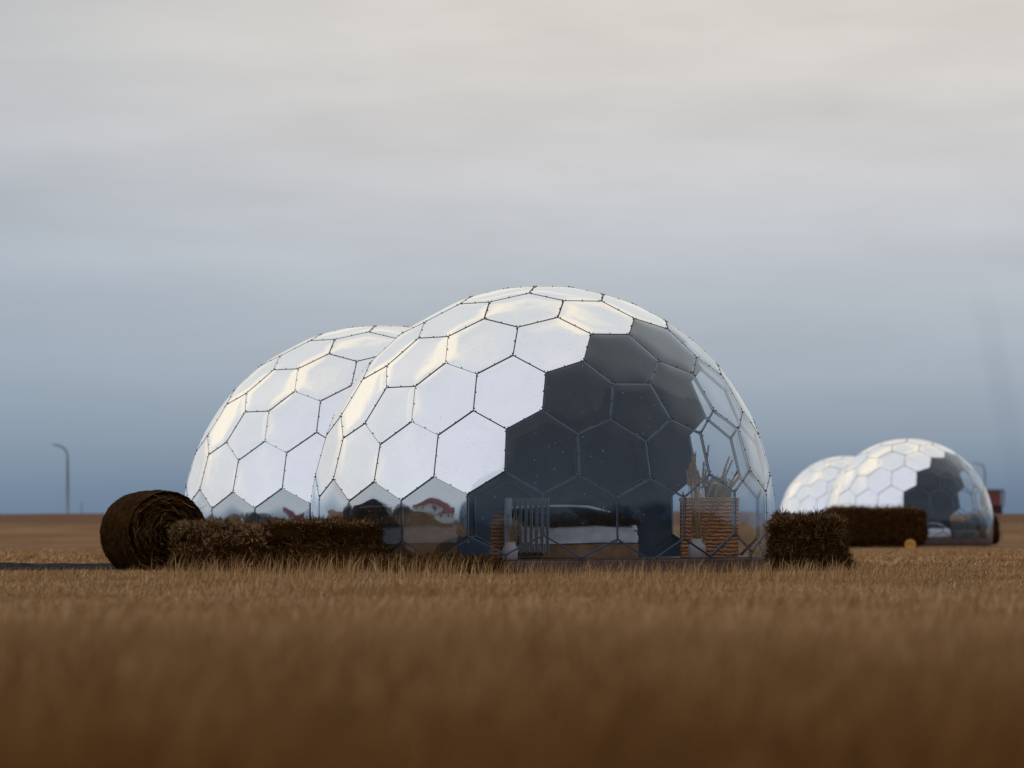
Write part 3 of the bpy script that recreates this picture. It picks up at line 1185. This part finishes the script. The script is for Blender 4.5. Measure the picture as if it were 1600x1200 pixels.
tag(pl, 'dark bushy plant in a long black box on top of the wicker chest', 'potted plant')

# wicker chair at the left
Yw = 56.1
wc = empty('wicker_chair', (px(808, Yw), Yw, FZ))
s_ = Yw / FPX
b = MB()
b.box((0, 0, .075), (84 * s_, .55, .12), .03)
b.build('seat', M['wicker'], wc)
b = MB()
prof = [(-42, 0), (-40, 52), (-33, 66), (-22, 64), (-8, 52), (0, 40), (2, 26), (10, 14), (20, 6), (24, 0)]
n_ = len(prof)
V = [(u * s_, yy, .08 + v * s_) for yy in (-.20, .22) for (u, v) in prof]
F = [tuple(range(n_)), tuple(range(n_, 2 * n_))[::-1]] + [((i + 1) % n_, i, i + n_, (i + 1) % n_ + n_) for i in range(n_)]
b.add(V, F)
b.build('backrest', M['wicker'], wc)
tag(wc, 'low woven wicker chair with sloping side behind the left pot', 'chair')

# oil radiator
Yr = 55.75
s_ = Yr / FPX
ra = empty('oil_radiator', (px(820, Yr), Yr, FZ))
H = 96 * s_
W_ = 64 * s_
b = MB()
b.box((-W_ / 2 + .045, 0, .055 + (H - .055) / 2), (.105, .15, H - .055), .028)
b.build('control_panel', M['enamel'], ra, True)
b = MB()
for k in range(11):
    b.box((-W_ / 2 + .045, -.0765, .055 + H * .42 + k * .018), (.045, .004, .006))
b.build('vent_slots', M['black'], ra)
for k in range(7):
    xx = -W_ / 2 + .13 + k * .0685
    f_ = MB()
    f_.box((xx, 0, .07 + (H - .07) / 2), (.034, .13, H - .09), .012, m=1)
    f_.box((xx + .020, -.003, .07 + (H - .07) / 2), (.007, .15, H - .072), .003)
    f_.box((xx - .006, 0, H - .062), (.060, .12, .11), .028)
    f_.box((xx - .006, 0, .13), (.060, .12, .11), .028)
    f_.build('radiator_fin', [M['enamel'], M['fin']], ra, False)
for sx in (-1, 1):
    f_ = MB()
    f_.box((sx * W_ * .33, 0, .04), (.03, .26, .025), .008)
    for sy in (-1, 1):
        f_.tube([(sx * W_ * .33 - .015, sy * .11, .024), (sx * W_ * .33 + .015, sy * .11, .024)], .022, 12)
    f_.build('wheel_foot', M['black'], ra)
tag(ra, 'grey oil filled radiator with upright fins standing inside the front dome', 'radiator')


# beds
def make_bed(x0, x1, Yd, label):
    s_ = Yd / FPX
    cx = (px(x0, Yd) + px(x1, Yd)) / 2
    L = (x1 - x0) * s_
    root = empty('bed', (cx, Yd, FZ))
    b = MB()
    b.box((0, 0, .10), (L, .92, .18), .01)
    for k in (-.3, .3):
        b.box((L * k, -.463, .10), (.02, .006, .13))
    b.build('bed_base', M['bed_wood'], root)
    b = MB()
    b.box((0, 0, .255), (L * 1.0, .92, .13), .05)
    b.build('mattress', M['linen'], root, True)
    # duvet draped over the side, with soft folds
    V, F = [], []
    nu, nv = 46, 16
    for j in range(nv + 1):
        t = j / nv
        for i in range(nu + 1):
            u = i / nu
            xx = (u - .5) * (L - .03)
            fold = .012 * noise.noise(Vector((xx * 4, t * 5, 2))) + .006 * noise.noise(Vector((xx * 11, t * 9, 5)))
            if t < .45:
                yy, zz = -.485 - fold, .20 + .20 * (t / .45)
                zz += .012 * math.sin(xx * 3) * (1 - t / .45)
            else:
                q = (t - .45) / .55
                yy, zz = -.485 + .95 * q - fold, .40 + .085 * math.sin(min(q * 2.2, 1) * math.pi / 2) + fold * 2
            edge = min(u, 1 - u) / .06
            if edge < 1: zz -= .05 * (1 - edge) ** 2 * (1 if t > .4 else 0)
            V.append((xx, yy, zz))
    for j in range(nv):
        for i in range(nu):
            a = j * (nu + 1) + i
            F.append((a, a + 1, a + nu + 2, a + nu + 1))
    mesh_obj('duvet', V, F, M['linen'], root)
    # upholstered back with pale piping whose end curves down
    prof = [(-.5, .66), (-.3, .675), (-.05, .68), (.12, .665), (.27, .60), (.40, .50), (.5, .40)]
    V, F = [], []
    for yy in (.36, .45):
        for (u, z) in prof:
            V.append((u * L, yy, z))
        for (u, z) in prof:
            V.append((u * L, yy, .1))
    n_ = len(prof)
    for i in range(n_ - 1):
        F.append((i, i + 1, n_ + i + 1, n_ + i))
        o2 = 2 * n_
        F.append((o2 + i + 1, o2 + i, o2 + n_ + i, o2 + n_ + i + 1))
        F.append((i + 1, i, o2 + i, o2 + i + 1))
    mesh_obj('headboard', V, F, M['slate'], root, False)
    b = MB()
    b.tube([(u * L, .35, z) for (u, z) in prof], [.016, .018, .02, .022, .02, .014, .006], 8)
    b.build('piping', M['linen'], root, True)
    th = bpy.data.objects.new('fur_throw', None)
    # fur throw
    P, N, T = [], [], []
    for i in range(3000):
        u = random.uniform(-.5, .5)
        q = random.random() ** 1.3
        yy = -.5 + .85 * q
        zz = .46 + .08 * math.sin(min((yy + .5) * 2.4, 1) * math.pi / 2) + .02 * math.sin(u * 9)
        P.append((u * L, yy, zz)); N.append((0, -.5, .9)); T.append((0, -1, -.35))
    SV, Sq, St = strands(np.array(P), np.array(N), np.array(T), 9000, .10, .010, .3, .3, .9)
    BV, BF = lumpy_box(L * 1.03, .86, .13, .08, 4.4, round_pow=6, nn=16)
    BV = [(v[0], v[1] - .03, v[2] + .42) for v in BV]
    V = np.concatenate([np.array(BV), SV]).tolist()
    F = [tuple(f) for f in BF] + [tuple(f) for f in (Sq + len(BV)).tolist()] + [tuple(f) for f in (St + len(BV)).tolist()]
    bpy.data.objects.remove(th)
    ft = mesh_obj('fur_throw', V, F, M['fur'], None, False, None, (cx, Yd, FZ))
    tag(root, label[0], 'bed', 'low beds inside the domes')
    tag(ft, label[1], 'blanket', 'dark throws on the beds')
    return root, ft


bed1, thr1 = make_bed(800, 996, 56.9, ('low bed with white duvet and wooden base behind the radiator', 'ragged dark fur throw on the bed behind the radiator'))
bed2, thr2 = make_bed(560, 716, 56.5, ('low bed with white duvet seen through the mirrored lower left panels', 'ragged dark fur throw on the bed at the left of the front dome'))

# far dome furnishings
fb = copy_tree(bed1)
fb.location = (px(1462, 154.3), 154.3, .1)
fb.scale = (.6, 1, 1)
fb['label'] = 'pale bed blurred behind the lower panels of the nearer small dome'
fc = empty('armchair', (px(1508, 153.9), 153.9, .1))
b = MB(); b.box((0, 0, .22), (.95, .6, .44), .14); b.build('seat', M['slate'], fc, True)
b = MB(); b.box((-.05, .28, .45), (.9, .18, .6), .08); b.build('backrest', M['slate'], fc, True)
tag(fc, 'rounded grey armchair blurred inside the nearer small far dome', 'armchair')
fch = empty('wicker_basket', (px(1497, 155.6), 155.6, .1))
b = MB(); b.box((0, 0, .36), (.6, .45, .72), .03); b.build('basket_body', M['wicker'], fch)
b = MB(); b.box((0, 0, .74), (.62, .47, .04), .01); b.build('lid', M['wicker'], fch)
tag(fch, 'brown wicker basket standing behind the grey armchair in the small far dome', 'basket')

# ------------------------------------------------------------------ orange round sign
sg = empty('round_sign', (px(1422, 145.), 145., 0.0))
r = 17.5 / 2 * 145 / FPX
b = MB()
nn_ = 32
cz = pz(851, 145)
for (rr, y0, y1) in ((r, -.03, .03),):
    V = [(rr * math.cos(2 * math.pi * k / nn_), y, cz + rr * math.sin(2 * math.pi * k / nn_)) for y in (y0, y1) for k in range(nn_)]
    F = [tuple(range(nn_)), tuple(range(nn_, 2 * nn_))[::-1]] + [((k + 1) % nn_, k, k + nn_, (k + 1) % nn_ + nn_) for k in range(nn_)]
    b.add(V, F)
b.build('sign_disc', M['orange'], sg)
b = MB()
def prism(mb, pts, y0, y1):
    n_ = len(pts)
    V = [(u, y, v) for y in (y0, y1) for (u, v) in pts]
    mb.add(V, [tuple(range(n_)), tuple(range(n_, 2 * n_))[::-1]] + [((k + 1) % n_, k, k + n_, (k + 1) % n_ + n_) for k in range(n_)])
prism(b, [(-.10, cz + .015), (-.04, cz + .085), (.055, cz + .015)], -.036, -.029)
prism(b, [(.05, cz - .02), (.15, cz - .02), (.15, cz + .01), (.055, cz + .012)], -.036, -.029)
b.build('peak_mark', M['grey_trim'], sg)
tag(sg, 'small round orange sign with grey peak mark before the far bales', 'sign')

# ------------------------------------------------------------------ street lamps, far house
def street_lamp(pxc, Yd, ytop, arm_px, label, r=.075):
    zb = float(ground_z(px(pxc, Yd), Yd)) - .2
    root = empty('street_lamp', (px(pxc, Yd), Yd, zb))
    s_ = Yd / FPX
    H = pz(ytop, Yd) - zb
    a = arm_px * s_
    pts = [(0, 0, 0), (0, 0, H * .4), (-.02, 0, H - 1.45), (-.06, 0, H - 1.0), (-.22, 0, H - .55), (-.55, 0, H - .28), (-a * .72, 0, H - .10)]
    b = MB()
    b.tube(pts, [r * 1.6, r * 1.25, r, r * .9, r * .85, r * .8, r * .7], 12)
    b.build('pole', M['lamp_metal'], root, True)
    b = MB()
    b.box((-a * .86, 0, H - .06), (a * .42, .26, .13), .05, 0, .16)
    b.build('lamp_head', M['lamp_metal'], root, True)
    tag(root, label, 'street lamp', 'street lamps on the horizon')


street_lamp(106, 440, 694, 23, 'slender street lamp with curved arm standing alone on the left horizon', .12)
street_lamp(1539, 660, 723, 19, 'faint blurred street lamp rising behind the red house on the right', .13)
mp = MB()
mp.tube([(0, 0, 0), (0, 0, 1.6)], .05, 8)
mp.box((0, 0, 1.62), (.16, .12, .14), .03)
mo = mp.build('marker_post', M['lamp_metal'], None, False, (px(128, 445), 445, float(ground_z(-40, 445)) - .3))
tag(mo, 'tiny faint marker post just right of the left street lamp', 'post')

Yh = 1000.
s_ = Yh / FPX
hz = float(ground_z(110, Yh))
ho = empty('red_house', (px(1540, Yh), Yh, hz))
eave, ridge = pz(789, Yh) - hz, pz(767.5, Yh) - hz
x0h, x1h = px(1536, Yh) - px(1540, Yh), px(1566, Yh) - px(1540, Yh)
gx_ = px(1572, Yh) - px(1540, Yh)
b = MB()
# long wall (front), far wall, gable end turned toward the right
y0, y1 = 0., 8.
V = [(x0h, y0, 0), (x1h, y0, 0), (x1h, y0, eave), (x0h, y0, eave), (gx_, y1, 0), (gx_, y1, eave), (x0h + gx_ - x1h, y1, 0), (x0h + gx_ - x1h, y1, eave),
     ((x1h + gx_) / 2, 4., ridge), ((x0h * 2 + gx_ - x1h) / 2, 4., ridge)]
b.add(V, [(0, 1, 2, 3), (1, 4, 5, 8, 2), (4, 6, 7, 5), (6, 0, 3, 9, 7)])
b.build('wall', M['dark_wall'], ho)
b = MB()
ov = .5
k2 = (gx_ - x1h) / 2
def slab(mb, a, bq, c, d, th):
    V = [a, bq, c, d] + [(p[0], p[1], p[2] + th) for p in (a, bq, c, d)]
    mb.add(V, [(0, 1, 2, 3), (7, 6, 5, 4), (0, 4, 5, 1), (1, 5, 6, 2), (2, 6, 7, 3), (3, 7, 4, 0)])
slab(b, (x0h - ov - .05, y0 - ov, eave - .25), (x1h - .45, y0 - ov, eave - .25), (x1h + k2 - .45, 4., ridge + .02), (x0h + k2 - ov, 4., ridge + .02), .12)
slab(b, (x0h + k2 - ov, 4.0, ridge + .02), (x1h + k2 + .1, 4.0, ridge + .02), (gx_ + .1, y1 + ov, eave - .25), (gx_ - (x1h - x0h) - ov, y1 + ov, eave - .25), .12)
b.build('roof', M['red_roof'], ho)
b = MB()
slab(b, (x1h - .44, y0 - ov, eave - .28), (x1h + .35, y0 - ov, eave - .28), (x1h + k2 + .35, 4., ridge + .04), (x1h + k2 - .44, 4., ridge + .04), .2)
slab(b, (x1h + k2 + .12, 4., ridge + .04), (x1h + k2 + .55, 4., ridge + .04), (gx_ + .55, y1 + ov, eave - .28), (gx_ + .12, y1 + ov, eave - .28), .2)
b.box(((x0h + x1h) / 2 + k2 - .1, 4., ridge + .28), (x1h - x0h + .8, .5, .4))
b.build('roof_trim', M['grey_trim'], ho)
b = MB()
for q in range(2):
    b.box((x0h + 1.2 + q * 1.8, -.04, eave * .62), (.6, .06, .9))
b.box((x1h + .75 * k2, 1.9 + 1, eave * .5), (.1, .9, 1.9))
b.build('window', M['black'], ho)
tag(ho, 'small dark red house with red roof on the horizon at the far right', 'house')

# ------------------------------------------------------------------ what the mirrored panels show: farm building and shrubs beside the camera
Bx, By = -62., 12.5
fbld = empty('farm_building', (Bx, By, 0), math.radians(119))
b = MB()
L2, W2, H1, H2 = 9.5, 4.5, 3.0, 5.2
V = [(-L2, -W2, 0), (L2, -W2, 0), (L2, W2, 0), (-L2, W2, 0), (-L2, -W2, H1), (L2, -W2, H1), (L2, W2, H1), (-L2, W2, H1), (L2, 0, H2 - .1), (-L2, 0, H2 - .1)]
b.add(V, [(0, 1, 5, 4), (1, 2, 6, 8, 5), (2, 3, 7, 6), (3, 0, 4, 9, 7)])
b.build('wall', M['white_wall'], fbld)
b = MB()
slab(b, (-L2 - .4, -W2 - .5, H1 - .2), (L2 + .4, -W2 - .5, H1 - .2), (L2 + .4, 0, H2), (-L2 - .4, 0, H2), .12)
slab(b, (-L2 - .4, 0, H2), (L2 + .4, 0, H2), (L2 + .4, W2 + .5, H1 - .2), (-L2 - .4, W2 + .5, H1 - .2), .12)
b.build('roof', M['bright_red'], fbld)
for k in range(5):
    for sgn in (-1, 1):
        b = MB()
        b.box((-7 + k * 3.3, sgn * (W2 + .02), 1.7), (1.1, .06, .9))
        b.build('window', M['black'], fbld)
b = MB(); b.box((L2 + .02, -1.2, 1.1), (.06, 1.1, 2.2)); b.build('door', M['grey_trim'], fbld)
tag(fbld, 'long white farm building with red roof, seen mirrored in the lower left panels', 'building')


def shrub(name, x, y, hgt, rad, label):
    root = empty(name, (x, y, 0))
    b = MB()
    for k in range(5):
        a = k * 1.3
        b.tube([(0, 0, 0), (math.cos(a) * rad * .3, math.sin(a) * rad * .3, hgt * .5), (math.cos(a) * rad * .6, math.sin(a) * rad * .6, hgt * .85)], [.07, .04, .015], 6)
    b.build('trunk', M['bark'], root, True)
    b = MB()
    for i in range(1400):
        a = random.uniform(0, 2 * math.pi)
        rr = random.random() ** .5
        zc = hgt * (.15 + .85 * random.random() * (1 - .6 * rr ** 2)) * (1 + .25 * noise.noise(Vector((math.cos(a) * 2 + x, math.sin(a) * 2, rr))))
        c = Vector((math.cos(a) * rad * rr, math.sin(a) * rad * rr, zc))
        u = Vector((random.gauss(0, 1), random.gauss(0, 1), random.gauss(0, 1))).normalized()
        v = u.cross(Vector((random.gauss(0, 1), random.gauss(0, 1), 1))).normalized()
        s2 = random.uniform(.06, .16)
        b.add([c - u * s2, c + v * s2 * .6, c + u * s2, c - v * s2 * .6], [(0, 1, 2, 3)])
    b.build('crown', M['bush'], root)
    tag(root, label, 'shrub', 'dark shrubs mirrored in the dome')


for (x, y, hh, rr) in ((-20, 49, 2.4, 3.0), (-26, 55, 2.2, 3.5), (-19, 62, 1.8, 2.4), (-24, 22, 3.0, 3.0), (-14, 12, 2.4, 3.4), (14, 8, 2.8, 4.0), (24, 30, 2.3, 3.2)):
    shrub('dark_shrub', x, y, hh, rr, 'dark leafy shrub seen only as a reflection in the lower panels')
